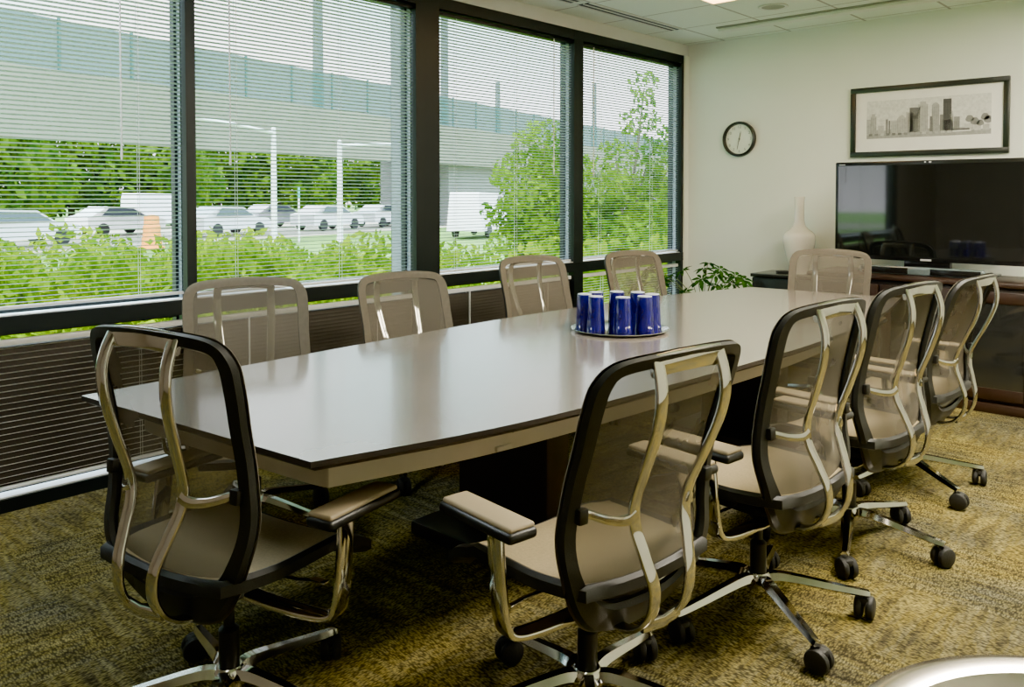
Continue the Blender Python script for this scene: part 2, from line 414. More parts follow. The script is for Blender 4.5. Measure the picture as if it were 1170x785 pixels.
# ------------------------------------------------------------------ ceiling fittings
def troffer(x0, x1, y0, y1, m, label):
    t = thing('ceiling_light', label, 'ceiling light', ((x0+x1)/2, (y0+y1)/2, ZC), 0)
    w, d = (x1-x0)/2, (y1-y0)/2
    k = MB()
    for s in (-1, 1): k.bx(-w, w, s*d-s*.025, s*d, -.012, -.001); k.bx(s*w-s*.025, s*w, -d+.025, d-.025, -.012, -.001)
    k.build('frame', M['grille'], t)
    k = MB(); k.bx(-w+.025, w-.025, -d+.025, d-.025, -.008, -.002); k.build('diffuser', m, t)
troffer(-2.97, -2.40, 4.20, 5.37, M['lampwarm'], 'warm lit ceiling panel at the top edge of the photo')
troffer(-3.60, -3.03, .1, 1.3, M['lampday'], 'lit daylight-white ceiling panel by the window wall beside the viewer')  # added lamp, stands in for window light on the left floor
troffer(-.53, .04, 4.20, 5.37, M['lampglow'], 'warm lit ceiling panel above the open carpet by the television')
troffer(-.53, .04, 2.4, 3.6, M['lampglow'], 'warm lit ceiling panel above the right row of chairs')
troffer(-.53, .04, -1.5, -.3, M['lampcool'], 'lit ceiling panel behind the viewer')

def slot_diffuser(y0, y1, label):
    t = thing('air_diffuser', label, 'air vent', (-3.64, (y0+y1)/2, ZC), 0, 'slot diffusers along the windows')
    h = (y1-y0)/2
    k = MB()
    for x in (-.055, -.002, .05): k.bx(x-.006, x+.006, -h, h, -.010, -.0005)
    k.build('frame', M['grille'], t)
    for x in (-.0285, .024):
        k = MB(); k.bx(x-.02, x+.02, -h+.004, h-.004, -.005, -.001); k.build('slot', M['slot'], t)
slot_diffuser(3.4, 4.66, 'twin-slot ceiling air diffuser, the one cut off by the top edge')
slot_diffuser(4.74, 6.0, 'twin-slot ceiling air diffuser above the last window')

t = thing('screen_housing', 'long white ceiling housing with dark edge in front of the clock wall', 'ceiling housing', (-1.3, 6.17, ZC))
k = MB(); k.rbox((0, .035, -.0157), (4.1, .10, .03), .006); k.build('housing', M['grille'], t)
k = MB(); k.bx(-2.05, 2.05, -.045, -.018, -.012, -.001); k.build('slot', M['inkpale'], t)
k = MB(); k.bx(-2.04, 2.04, .086, .094, -.024, -.002); k.build('edge_strip', M['slot'], t)

t = thing('ceiling_speaker', 'round recessed ceiling fitting next to the warm light panel', 'ceiling speaker', (-2.68, 5.74, ZC))
k = MB(); k.lathe([(.085, -.001), (.105, -.004), (.108, -.009), (.10, -.012), (.082, -.008)], seg=32, cap=False); k.build('trim_ring', M['grille'], t)
k = MB(); k.lathe([(0, -.003), (.05, -.0035), (.083, -.006)], seg=32, cap=False); k.build('cone', M['inkpale'], t)

# ------------------------------------------------------------------ table
left = [(.967, -2.671), (2.05, -2.75), (2.8, -2.80), (3.5, -2.795), (4.41, -2.725), (5.175, -2.557)]
right = [(1.078, -1.612), (1.55, -1.495), (2.1, -1.432), (3.0, -1.385), (3.6, -1.39), (4.4, -1.46), (5.24, -1.62)]
def interp(P, n):
    c = crom([(y, x, 0) for y, x in P], n); return [(v.y, v.x) for v in c]
def table_outline(): return interp(right, 6)+interp(left, 6)[::-1]
def inset(poly, d):
    n = len(poly); out = []
    for i in range(n):
        p0, p1, p2 = Vector(poly[i-1]), Vector(poly[i]), Vector(poly[(i+1) % n])
        e1 = (p1-p0).normalized(); e2 = (p2-p1).normalized()
        n1 = Vector((-e1.y, e1.x)); n2 = Vector((-e2.y, e2.x)); b = (n1+n2)
        b = b/max(b.dot(n1), .3)
        q = p1+b*d; out.append((q.x, q.y))
    return out
def round_corners(poly, r, n=8):
    out = []; N = len(poly)
    for i in range(N):
        p0, p1, p2 = Vector(poly[i-1]), Vector(poly[i]), Vector(poly[(i+1) % N])
        a = (p0-p1); b = (p2-p1)
        if a.normalized().dot(b.normalized()) > -.6:
            A = p1+a.normalized()*min(r, a.length*.95); B = p1+b.normalized()*min(r, b.length*.95)
            for k_ in range(n+1):
                s_ = k_/n; q = A*(1-s_)**2+p1*2*s_*(1-s_)+B*s_*s_; out.append((q.x, q.y))
        else:
            out.append(tuple(p1))
    return out
tb = thing('conference_table', 'long boat-shaped conference table with dark thin-edged top and champagne apron', 'table', (0, 0, 0))
out = table_outline()
area = sum(out[i-1][0]*out[i][1]-out[i][0]*out[i-1][1] for i in range(len(out)))
if area < 0: out = out[::-1]
k = MB(); n = len(out)
k.prism(out, .725, .74); k.m[-0:] = k.m[-0:]
top = k.build('table_top', [M['top'], M['edge']], tb)
for p in top.data.polygons: p.material_index = 0 if p.normal.z > .9 else 1
bv = inset(out, .028)
k = MB(); k.add([(x, y, .725) for x, y in out]+[(x, y, .708) for x, y in bv], [(i, (i+1) % n, n+(i+1) % n, n+i) for i in range(n)]+[tuple(range(n, 2*n))])
k.build('bevelled_edge', M['edge'], tb)
# resample long sides for the corner rounding
ap = round_corners(inset(out, .10), .17)
ap_in = round_corners(inset(out, .125), .15)
k = MB(); n = len(ap)
k.add([(x, y, .708) for x, y in ap]+[(x, y, .635) for x, y in ap]+[(x, y, .635) for x, y in ap_in]+[(x, y, .708) for x, y in ap_in],
      [(i+a*n, (i+1) % n+a*n, (i+1) % n+((a+1) % 4)*n, i+((a+1) % 4)*n) for a in range(4) for i in range(n)])
apron = k.build('apron', M['apron'], tb, 40)
def side_at(y): # point on the right apron face
    best = min((abs(p[1]-y), p) for p in ap if p[0] > -2.0)[1]
    return best
pr = side_at(1.51)
k = MB(); k.lathe([(0, 0), (.006, 0), (.006, .004), (0, .004)], (side_at(1.715)[0]+.001, 1.715, .688), 10, 'x'); k.build('screw', M['ink'], tb)
k = MB(); k.rbox((side_at(1.685)[0]+.002, 1.685, .645), (.02, .06, .014), .003); k.build('bracket', M['apron'], tb)
for yp in (2.34, 4.25):
    k = MB(); k.rbox((-2.14, yp, .36), (.46, .13, .60), .008); k.build('pedestal', M['darkwood'], tb)
    k = MB(); k.rbox((-2.14, yp, .028), (.74, .40, .056), .012); k.build('plinth', M['darkwood'], tb)
k = MB(); k.bx(-2.13, -2.05, 1.3, 5.0, .64, .706); k.bx(-2.40, -1.76, 2.29, 2.39, .64, .706); k.bx(-2.40, -1.76, 4.20, 4.30, .64, .706); k.build('beam', M['darkwood'], tb)
k = MB(); k.tube(crom([(-1.80, 1.55, .69), (-1.75, 1.60, .60), (-1.80, 1.66, .555), (-1.92, 1.74, .545), (-2.0, 1.98, .56), (-2.06, 2.26, .60)], 6), .006, 6); k.build('cable', M['wiregrey'], tb)

# ------------------------------------------------------------------ the office chair
def yc(z):
    P = [(.29, -.125), (.34, -.15), (.42, -.188), (.50, -.203), (.60, -.193), (.72, -.203), (.85, -.236), (.95, -.264), (1.05, -.292)]
    for (a, ya), (b, yb) in zip(P, P[1:]):
        if z <= b or b == 1.05:
            i = P.index((a, ya)); t = min(max((z-a)/(b-a), 0), 1.1)
            p0 = P[max(i-1, 0)][1]; p3 = P[min(i+2, len(P)-1)][1]
            return .5*((2*ya)+(yb-p0)*t+(2*p0-5*ya+4*yb-p3)*t*t+(3*ya-p0-3*yb+p3)*t**3)
def yb_(x, z): return yc(z)+.55*x*x
half = [(0, 1.028), (.12, 1.024), (.212, 1.010), (.250, .968), (.257, .90), (.254, .80), (.256, .70), (.262, .60), (.252, .51), (.215, .425), (.15, .355), (.08, .322), (0, .312)]
halfw = [.034, .034, .036, .042, .042, .04, .038, .038, .042, .055, .08, .095, .10]
loop = half+[(-x, z) for x, z in half[-2:0:-1]]
lw = halfw+halfw[-2:0:-1]
LP = crom([(x, z, w) for (x, z), w in zip(loop, lw)], 5, True)
NL = len(LP)
def inner(i, f=1.):
    a, b = LP[i-1], LP[(i+1) % NL]; t = Vector((b.x-a.x, b.y-a.y)).normalized(); nn = Vector((t.y, -t.x))
    return Vector((LP[i].x, LP[i].y))+nn*LP[i].z*f
chk = inner(NL//4)
if abs(chk.x) > abs(LP[NL//4].x):
    _inner = inner
    def inner(i, f=1.): return _inner(i, -f)

def chair_parts():
    """dict of lists of (name, object-builder result) in three transform groups: back, upper, base"""
    back, upper, base = [], [], []
    # dark frame: ring with rounded section
    k = MB(); sec = [(0., -.004), (.12, -.018), (.85, -.018), (1., -.006), (.9, .004), (.1, .004)]
    vs = []
    for i in range(NL):
        for f, off in sec:
            q = inner(i, f); vs.append((q.x, yb_(q.x, q.y)+off, q.y))
    m_ = len(sec)
    k.add(vs, [(i*m_+j, i*m_+(j+1) % m_, ((i+1) % NL)*m_+(j+1) % m_, ((i+1) % NL)*m_+j) for i in range(NL) for j in range(m_)])
    back.append((k.build('back_frame', M['dframe']), None))
    # mesh sheet: band over the frame, open mesh inside
    k = MB(); vs = []; fr_ = [-.06, 0., .5, 1.0]
    for i in range(NL):
        for j, f in enumerate(fr_):
            q = inner(i, f); vs.append((q.x, yb_(q.x, q.y)+(.003 if j == 0 else .0075), q.y))
    m_ = len(fr_)
    k.add(vs, [(i*m_+j, i*m_+j+1, ((i+1) % NL)*m_+j+1, ((i+1) % NL)*m_+j) for i in range(NL) for j in range(m_-1)])
    back.append((k.build('back_edging', M['mesh_band'], None, 60), None))
    k = MB(); vs = []; fs = []; rows = 26; cols = 12
    inn = [inner(i, .98) for i in range(NL)]
    zmin, zmax = min(q.y for q in inn), max(q.y for q in inn)
    for r in range(rows+1):
        z = zmin+.002+(zmax-zmin-.004)*r/rows; xm = 0
        for i in range(NL):
            a, b = inn[i], inn[(i+1) % NL]
            if (a.y-z)*(b.y-z) <= 0 and abs(a.y-b.y) > 1e-6:
                xm = max(xm, a.x+(b.x-a.x)*(z-a.y)/(b.y-a.y))
        for c in range(cols+1):
            x = -xm+2*xm*c/cols; vs.append((x, yb_(x, z)+.006, z))
    fs = [(r*(cols+1)+c, r*(cols+1)+c+1, (r+1)*(cols+1)+c+1, (r+1)*(cols+1)+c) for r in range(rows) for c in range(cols)]
    k.add(vs, fs); back.append((k.build('back_mesh', M['mesh']), None))
    # chrome support: two uprights, crossbar, lumbar arms, yoke
    k = MB(); prof = rrect(.034, .012, .0045)
    for s in (-1, 1):
        P = [(s*.108, -.284, 1.018), (s*.112, -.303, .965), (s*.114, -.309, .915), (s*.112, -.298, .85), (s*.106, -.266, .76), (s*.097, -.232, .67), (s*.088, -.230, .61), (s*.076, -.252, .545), (s*.064, -.272, .48), (s*.060, -.268, .42), (s*.062, -.240, .372), (s*.060, -.19, .345), (s*.055, -.12, .342), (s*.05, -.04, .348)]
        k.sweep(crom(P, 6), prof, Vector((1, 0, 0)))
        A = [(s*.090, -.232, .645), (s*.115, -.226, .634), (s*.15, -.205, .636), (s*.185, -.178, .648), (s*.212, -.168, .66)]
        k.sweep(crom(A, 6), rrect(.020, .013, .005), Vector((0, 0, 1)), lambda t: (1.5-.75*t if t < .4 else 1.2-.5*(t-.4), 1))
    C_ = [(-.122, -.283, .996), (-.1, -.288, 1.0), (-.05, -.293, 1.004), (0, -.295, 1.005), (.05, -.293, 1.004), (.1, -.288, 1.0), (.122, -.283, .996)]
    k.sweep(crom(C_, 4), rrect(.050, .014, .005), Vector((0, 0, 1)))
    k.sweep([(-.065, -.243, .375), (0, -.25, .372), (.065, -.243, .375)], rrect(.028, .014, .005), Vector((0, 0, 1)))
    back.append((k.build('back_support', M['chrome']), None))
    for s in (-1, 1):
        k = MB(); k.rbox((s*.222, yb_(.222, .655)-.02, .657), (.028, .022, .036), .005); back.append((k.build('support_clip', M['black']), None))
    # seat
    k = MB(); nx, ny = 12, 14; vs = []
    def seat_hw(y): return .245-.03*max(0, (y-.1)/.2)**2-.05*max(0, (-y-.06)/.16)**2
    def seat_z(x, y): return .452+.028*(x/.25)**2*(1 if y < .15 else .6)-.06*max(0, (y-.13)/.16)**2+.012*max(0, (-y-.05)/.15)
    for j in range(ny+1):
        y = -.20+.48*j/ny
        for i in range(nx+1):
            u = -1+2*i/nx; x = u*seat_hw(y); vs.append((x, y, seat_z(x, y)))
    k.add(vs, [(j*(nx+1)+i, j*(nx+1)+i+1, (j+1)*(nx+1)+i+1, (j+1)*(nx+1)+i) for j in range(ny) for i in range(nx)])
    upper.append((k.build('seat', M['seat']), None))
    k = MB(); ring = []
    for j in range(ny+1): y = -.20+.48*j/ny; ring.append((seat_hw(y), y))
    for j in range(1, 7): ring.append((seat_hw(.28)*(1-2*j/7), .28))
    for j in range(ny, -1, -1): y = -.20+.48*j/ny; ring.append((-seat_hw(y), y))
    for j in range(1, 7): ring.append((-seat_hw(-.2)*(1-2*j/7), -.20))
    n_ = len(ring); sec = [(1., .004), (1.045, -.004), (1.045, -.030), (1.0, -.036), (.86, -.034), (.86, -.012)]
    vs = [(x*f, (y-.04)*f+.04, seat_z(x, y)+dz) for x, y in ring for f, dz in sec]
    q = len(sec)
    k.add(vs, [(i*q+j, i*q+(j+1) % q, ((i+1) % n_)*q+(j+1) % q, ((i+1) % n_)*q+j) for i in range(n_) for j in range(q)])
    upper.append((k.build('seat_frame', M['dframe'], None, 50), None))
    # mechanism
    k = MB(); k.rbox((0, -.01, .372), (.15, .25, .06), .014, 3); k.rbox((0, .10, .392), (.30, .05, .022), .006); k.rbox((0, -.1, .395), (.30, .04, .02), .006)
    k.lathe([(.03, .32), (.045, .335), (.045, .35)], (0, 0, 0), 20)
    upper.append((k.build('tilt_mechanism', M['black']), None))
    k = MB(); k.tube([(.06, .06, .375), (.17, .075, .372), (.215, .08, .378)], .005, 8); k.rbox((.235, .082, .38), (.05, .022, .009), .004)
    upper.append((k.build('adjusting_lever', M['chrome']), None)); k = MB()
    k.tube([(-.06, .02, .372), (-.19, .03, .368), (-.235, .03, .362)], .005, 8)
    upper.append((k.build('adjusting_lever', M['chrome']), None))
    # arms
    for s in (-1, 1):
        k = MB()
        P = [(s*.05, -.085, .356), (s*.15, -.082, .352), (s*.26, -.075, .352), (s*.318, -.068, .362), (s*.336, -.064, .395), (s*.340, -.058, .46), (s*.338, -.048, .54), (s*.335, -.04, .598)]
        k.sweep(crom(P, 6), rrect(.05, .016, .005), Vector((0, 1, 0)))
        arm = k.build('armrest', M['chrome'])
        k = MB(); k.rbox((s*.33, .0, .608), (.085, .27, .026), .011, 3); ap_ = k.build('arm_pad_base', M['black'], arm)
        k = MB(); k.rbox((s*.328, .0, .624), (.074, .255, .014), .0065, 3); k.build('arm_pad', M['pad'], arm)
        upper.append((arm, 'tree'))
    k = MB(); k.lathe([(.0, .10), (.026, .10), (.026, .235), (.021, .24), (.014, .245), (.014, .335)], (0, 0, 0), 20); upper.append((k.build('gas_column', M['black']), None))
    # five-star base
    for i in range(5):
        k = MB(); a = Matrix.Rotation(2*PI*i/5, 3, 'Z')
        P = [(.018, 0, .118), (.06, 0, .128), (.14, 0, .118), (.24, 0, .101), (.325, 0, .088), (.345, 0, .085)]
        k.sweep([a @ v for v in crom(P, 4)], [(.026, -.006), (.013, .014), (-.013, .014), (-.026, -.006), (-.018, -.016), (.018, -.016)], a @ Vector((0, 1, 0)), lambda t: 1.05-.5*t)
        leg = k.build('base_leg', M['chrome'])
        c = a @ Vector((.33, 0, 0)); sw = Matrix.Rotation(2*PI*i/5+1.1+.9*math.sin(3*i), 3, 'Z')
        k = MB(); k.tube([c+Vector((0, 0, .088)), c+Vector((0, 0, .05))], .007, 8)
        off = sw @ Vector((.012, 0, 0))
        for s in (-1, 1):
            o0 = len(k.v)
            k.lathe([(.0, -.013), (.026, -.013), (.034, -.009), (.0365, -.003), (.0365, .003), (.034, .009), (.026, .013), (0, .013)], (0, 0, 0), 20, 'y', False)
            for j in range(o0, len(k.v)): k.v[j] = tuple(sw @ Vector(k.v[j])+c+off+sw @ Vector((0, s*.017, 0))+Vector((0, 0, .0367)))
        o0 = len(k.v); k.rbox((0, 0, .058), (.05, .036, .028), .010)
        for j in range(o0, len(k.v)): k.v[j] = tuple(sw @ Vector(k.v[j])+c+off)
        k.build('caster', M['caster'], leg)
        base.append((leg, 'tree'))
    k = MB(); k.lathe([(.0, .09), (.038, .092), (.042, .105), (.040, .132), (.032, .142), (.0, .142)], (0, 0, 0), 24, cap=False); base.append((k.build('base_hub', M['chrome']), None))
    return back, upper, base

PARTS = chair_parts()
first = [True]
def copy_tree(o, parent):
    c = o.copy(); COL.objects.link(c); c.parent = parent
    for ch in list(o.children): copy_tree(ch, c)
    return c
def chair(label, x, y, th, tilt=0., dz=0., legdir=36., arm=(0, 0)):
    t = thing('office_chair', label, 'office chair', (x, y, 0), th, 'mesh office chairs around the table')
    piv = Vector((0, 0, .42))
    Mb = Matrix.Translation((0, 0, dz)) @ Matrix.Translation(piv) @ Matrix.Rotation(tilt, 4, 'X') @ Matrix.Translation(-piv)
    Mu = Matrix.Translation((0, 0, dz)); Ml = Matrix.Rotation(rad(legdir)-th, 4, 'Z')
    for grp, mm in zip(PARTS, (Mb, Mu, Ml)):
        for o, _ in grp:
            if first[0]: o.parent = t; c = o
            else: c = copy_tree(o, t)
            c.matrix_basis = mm @ Matrix.Translation((0, arm[0], arm[1])) if c.name.startswith('armrest') else mm
    first[0] = False
    return t
chair('mesh chair at the near end of the table, leftmost, its chrome back facing the viewer', -1.962, 1.062, .22, -.078, 0, 310, (.11, -.03))
chair('nearest mesh chair on the right side, chrome back support low in the photo centre', -1.273, 1.679, 1.437, .055, 0, 312)
chair('second mesh chair from the near end along the right side of the table', -1.197, 2.487, 1.463, -.052, 0, 36)
chair('third mesh chair from the near end along the right side of the table', -1.191, 3.255, 1.428, -.038, 0, 0)
chair('last mesh chair on the right side, in front of the glass-door cabinet', -1.241, 4.103, 1.502, .07, 0, 36)
chair('mesh chair on the window side nearest the viewer, below the second window', -3.028, 1.757, -1.976, .003, -.031, 20)
chair('second mesh chair on the window side, left of the wide dark pillar', -3.039, 2.71, -1.769, .036, -.06, 10)
chair('third mesh chair on the window side, right of the wide dark pillar', -3.035, 3.724, -1.722, .004, -.036, 50)
chair('last mesh chair on the window side, behind the blue tumblers', -2.978, 4.689, -1.784, .006, -.05, 30)
chair('mesh chair at the far end of the table, facing the viewer before the vase', -2.084, 5.17, 3.274, 0., -.027, 15)

# ------------------------------------------------------------------ tray and tumblers
TX, TY = -2.168, 3.096
k = MB(); k.lathe([(0, .001), (.19, .001), (.205, .004), (.221, .011), (.2225, .0125), (.221, .014), (.204, .0075), (.19, .0045), (0, .004)], (0, 0, 0), 56)
tr = k.build('serving_tray', M['tray']); tr.location = (TX, TY, .7402)
tag(tr, 'round silver tray under the blue tumblers on the table', 'tray')
blue = mat('cobalt_plastic', (.006, .002, .15), .10, var=.15, vscale=14, coat=.6, trans=.25)
cupspots = [(-.15, -.065, 'leftmost at the back edge of the tray'), (-.158, .032, 'behind the leftmost ones, mostly hidden'), (-.06, -.1, 'front left, second from the left'),
            (-.1, .118, 'tall-looking in the back left middle'), (.05, -.047, 'front and centre of the cluster'), (-.012, .162, 'at the back right, half hidden'),
            (.1, .052, 'front right of the cluster'), (.078, .146, 'rightmost, behind the front right one')]
for dx, dy, w in cupspots:
    t = thing('blue_tumbler', 'upside-down cobalt blue tumbler on silver tray, '+w, 'tumbler', (TX+dx, TY+dy, .7448), 0, 'blue tumblers on the tray')
    k = MB(); k.lathe([(.0385, .0), (.0415, 0), (.0418, .004), (.0345, .148), (.033, .1525), (.0315, .1535), (.0315, .146), (.0385, .004)], (0, 0, 0), 28); k.build('cup_wall', blue, t)
    k = MB(); k.lathe([(0, .151), (.0305, .151), (.0325, .1545), (.0315, .1562), (.0295, .1552), (0, .1535)], (0, 0, 0), 28); k.build('cup_base', M['rimlight'], t)

# ------------------------------------------------------------------ end wall
t = thing('wall_clock', 'round black-rimmed wall clock with pale face on the end wall', 'clock', (-3.428, YE, 1.85))
k = MB(); k.lathe([(.128, -.012), (.133, -.038), (.142, -.042), (.152, -.036), (.155, -.015), (.152, -.001)], (0, 0, 0), 48, 'y', False); k.build('rim', M['pframe'], t)
k = MB(); k.lathe([(0, -.014), (.134, -.014), (.134, -.002)], (0, 0, 0), 48, 'y', False); k.build('face', M['face'], t)
nm = []
for h in range(1, 13):
    cu = bpy.data.curves.new('n', 'FONT'); cu.body = str(h); cu.size = .034; cu.align_x = 'CENTER'; cu.align_y = 'CENTER'; cu.extrude = .0004
    ob = bpy.data.objects.new('n', cu); COL.objects.link(ob)
    a = 2*PI*h/12
    ob.matrix_world = Matrix.Translation((.106*math.sin(a), -.0152, .106*math.cos(a))) @ Matrix.Rotation(PI/2, 4, 'X')
    nm.append(ob)
bpy.context.view_layer.update()
dg = bpy.context.evaluated_depsgraph_get()
k = MB()
for ob in nm:
    me = bpy.data.meshes.new_from_object(ob.evaluated_get(dg))
    k.add([ob.matrix_world @ v.co for v in me.vertices], [tuple(p.vertices) for p in me.polygons])
    bpy.data.objects.remove(ob, do_unlink=True)
k.build('numerals', M['inkpale'], t, smooth=False)
def hand(name, ang, L, w):
    k = MB(); d = Vector((math.sin(ang), 0, math.cos(ang))); s = Vector((d.z, 0, -d.x))
    p = [d*-.022+s*w, d*L*.8+s*w*.8, d*L, d*L*.8-s*w*.8, d*-.022-s*w]
    y0 = -.018 if L < .08 else -.0205
    k.add([(q.x, y0, q.z) for q in p]+[(q.x, y0-.0015, q.z) for q in p], [(0, 1, 2, 3, 4), (9, 8, 7, 6, 5)]+[(i, (i+1) % 5, 5+(i+1) % 5, 5+i) for i in range(5)])
    k.build(name, M['ink'], t)
hand('hour_hand', rad(12), .068, .0042); hand('minute_hand', rad(191), .098, .003)
k = MB(); k.lathe([(0, -.024), (.006, -.023), (.006, -.014)], (0, 0, 0), 16, 'y', False); k.build('hub', M['ink'], t)

# framed skyline photograph
pc = thing('framed_picture', 'wide black-framed black and white city skyline print above the television', 'picture', (-1.912, YE, 1.93))
W2, H2 = .553, .2715
k = MB()
for s in (-1, 1): k.rbox((0, -.018, s*(H2-.02)), (2*W2, .034, .04), .004); k.rbox((s*(W2-.019), -.018, 0), (.038, .033, 2*H2-.078), .004)
k.build('frame', M['pframe'], pc)
k = MB(); k.bx(-W2+.03, W2-.03, -.012, -.004, -H2+.03, H2-.03); k.build('mat_board', M['white'], pc)
gm = {}
def grey(v):
    if v not in gm: gm[v] = mat('print_grey_%03d' % int(v*1000), (v, v*1.0, v*.93), .6, var=.12, vscale=50)
    return gm[v]
X0, X1, Z0, Z1 = -.432, .436, -.131, .162
k = MB(); mats = []; polys = []
def rect(x0, x1, z0, z1, v, d):
    if grey(v) not in mats: mats.append(grey(v))
    k.cur = mats.index(grey(v)); y = -.0125-.0004*d
    k.add([(x0, y, z0), (x1, y, z0), (x1, y, z1), (x0, y, z1)], [(0, 1, 2, 3)])
def pol(P, v, d):
    if grey(v) not in mats: mats.append(grey(v))
    k.cur = mats.index(grey(v)); y = -.0125-.0004*d
    k.add([(x, y, z) for x, z in P], [tuple(range(len(P)))])
PW, PH = X1-X0, Z1-Z0
def U(u, v): return X0+u*PW, Z0+v*PH
def bld(u0, u1, v1, g, d, v0=.12, top='flat', win=True):
    (x0, z0), (x1, z1) = U(u0, v0), U(u1, v1)
    if top == 'flat': rect(x0, x1, z0, z1, g, d)
    elif top == 'step': rect(x0, x1, z0, z1-.02, g, d); rect(x0+(x1-x0)*.2, x1-(x1-x0)*.2, z1-.02, z1, g, d)
    elif top == 'peak': pol([(x0, z0), (x1, z0), (x1, z1-.03), ((x0+x1)/2, z1), (x0, z1-.03)], g, d)
    elif top == 'round': pol([(x0, z0), (x1, z0), (x1, z1-.02), (x1-(x1-x0)*.25, z1-.004), ((x0+x1)/2, z1), (x0+(x1-x0)*.25, z1-.004), (x0, z1-.02)], g, d)
    if win:
        g2 = g*.72 if g > .2 else g*1.5
        n_ = max(2, int((x1-x0)/.009))
        for i in range(n_):
            a = x0+(x1-x0)*(i+.3)/n_; rect(a, a+(x1-x0)*.35/n_, z0+.006, z1-.032, round(g2, 3), d+.5)
rect(X0, X1, Z0, Z1, .66, 0)
rect(*U(0, 0)[:1], U(1, 0)[0], Z0, U(0, .13)[1], .33, 1)
for i in range(16): u = i/16; bld(u, u+.05, .2+.08*random.random(), random.choice((.35, .42, .5, .28)), 1.2, .1, win=False)
for a in ((.0, .04, .52, .42), (.035, .085, .66, .40), (.10, .15, .34, .45), (.165, .185, .5, .20), (.19, .205, .46, .16), (.21, .27, .46, .44), (.26, .34, .60, .46), (.335, .39, .66, .48)):
    bld(a[0], a[1], a[2], a[3], 2, top='step' if a[0] == .035 else 'peak' if a[0] == .26 else 'flat')
for a in ((.365, .45, .82, .12, 'flat'), (.35, .40, .68, .30, 'flat'), (.39, .435, .62, .20, 'flat'), (.435, .515, .97, .42, 'step'), (.53, .555, .55, .16, 'flat'), (.545, .605, .92, .36, 'round'), (.61, .64, .58, .22, 'flat'),
          (.635, .70, 1.0, .055, 'flat'), (.69, .715, .66, .40, 'step'), (.645, .715, .42, .58, 'flat'), (.72, .765, .5, .24, 'flat'), (.80, .87, .30, .5, 'flat')):
    bld(a[0], a[1], a[2]*.93, a[3], 3, top=a[4])
for u, v, r in ((.84, .40, .028), (.88, .33, .03), (.955, .43, .028), (.98, .36, .03), (.92, .28, .024)):
    x, z = U(u, v); pol([(min(x+r*math.cos(2*PI*i/14)*(1+.15*math.sin(5*i)), X1), z+r*.9*math.sin(2*PI*i/14)) for i in range(14)], .22, 4)
rect(U(.70, 0)[0], U(.84, 0)[0], U(0, .12)[1], U(0, .17)[1], .12, 4); rect(U(.71, 0)[0], U(.85, 0)[0], U(0, .09)[1], U(0, .125)[1], .72, 4)
for i in range(14): u = .02+i*.05; rect(U(u, 0)[0], U(u+.03, 0)[0], U(0, .07)[1], U(0, .13)[1], random.choice((.16, .22, .5, .4)), 4)
k.build('skyline_print', mats, pc, smooth=False)

# black credenza with vase and small puck
cr = thing('credenza', 'low black lacquered credenza in the window corner under the vase', 'cabinet', (-2.72, 6.5, 0))
k = MB(); k.rbox((0, .005, .38), (.78, .385, .62), .004); k.build('body', M['blacklac'], cr)
k = MB(); k.rbox((0, 0, .708), (.80, .405, .028), .004); k.build('top', M['blacklac'], cr)
k = MB(); k.bx(-.36, .36, -.16, .17, 0, .075); k.build('plinth', M['black'], cr)
for s in (-1, 1):
    k = MB(); k.rbox((s*.195, -.195, .385), (.375, .018, .59), .003); d_ = k.build('door', M['blacklac'], cr)
    k = MB(); k.rbox((s*.03, -.212, .45), (.01, .014, .12), .003); k.build('handle', M['steel'], d_)
vs_ = thing('vase', 'white ceramic vase with long slim neck on the black credenza', 'vase', (-2.806, 6.52, .7225))
k = MB(); pr_ = [(0, .001), (.066, .0), (.072, .006), (.078, .05), (.098, .13), (.118, .21), (.1275, .27), (.126, .305), (.108, .335), (.075, .36), (.050, .39), (.041, .43), (.037, .50), (.0375, .58), (.041, .618), (.038, .622), (.033, .60), (.031, .45)]
k.lathe([(v.x, v.y) for v in crom([(a, b, 0) for a, b in pr_], 3)], (0, 0, 0), 40, cap=False); k.build('body', M['vase'], vs_)
k = MB(); k.lathe([(0, 0), (.045, 0), (.05, .004), (.05, .014), (.044, .02), (0, .02)], (0, 0, 0), 24)
pk = k.build('conference_puck', M['black']); pk.location = (-2.925, 6.47, .7225); tag(pk, 'small flat black round puck on the credenza left of the vase', 'device')

# AV cabinet with smoked glass doors
av = thing('television_cabinet', 'dark walnut cabinet with smoked glass doors under the television', 'cabinet', (-1.70, 6.06, 0))
k = MB(); k.rbox((0, .015, .415), (1.42, .53, .73), .004); k.build('body', M['cabwood'], av)
k = MB(); k.rbox((0, 0, .800), (1.46, .57, .03), .005); k.build('top', M['cabwood'], av)
k = MB(); k.rbox((0, 0, .03), (1.44, .56, .06), .004); k.build('plinth', M['cabwood'], av)
for c_ in (-.465, 0, .465):
    k = MB(); y = -.268; w, h = .225, .335
    for s in (-1, 1): k.rbox((c_+s*(w-.035), y, .42), (.07, .022, 2*h), .003); k.rbox((c_, y, .42+s*(h-.035)), (2*w-.14, .022, .07), .003)
    d_ = k.build('door', M['cabwood'], av)
    k = MB(); k.bx(c_-w+.065, c_+w-.065, y-.004, y+.004, .42-h+.065, .42+h-.065); k.build('pane', M['glassdoor'], d_)
    k = MB(); k.lathe([(0, -.302), (.009, -.30), (.010, -.294), (.005, -.286), (.005, -.278)], (c_+w-.035, 0, .5), 12, 'y', False); k.build('knob', M['steel'], d_)

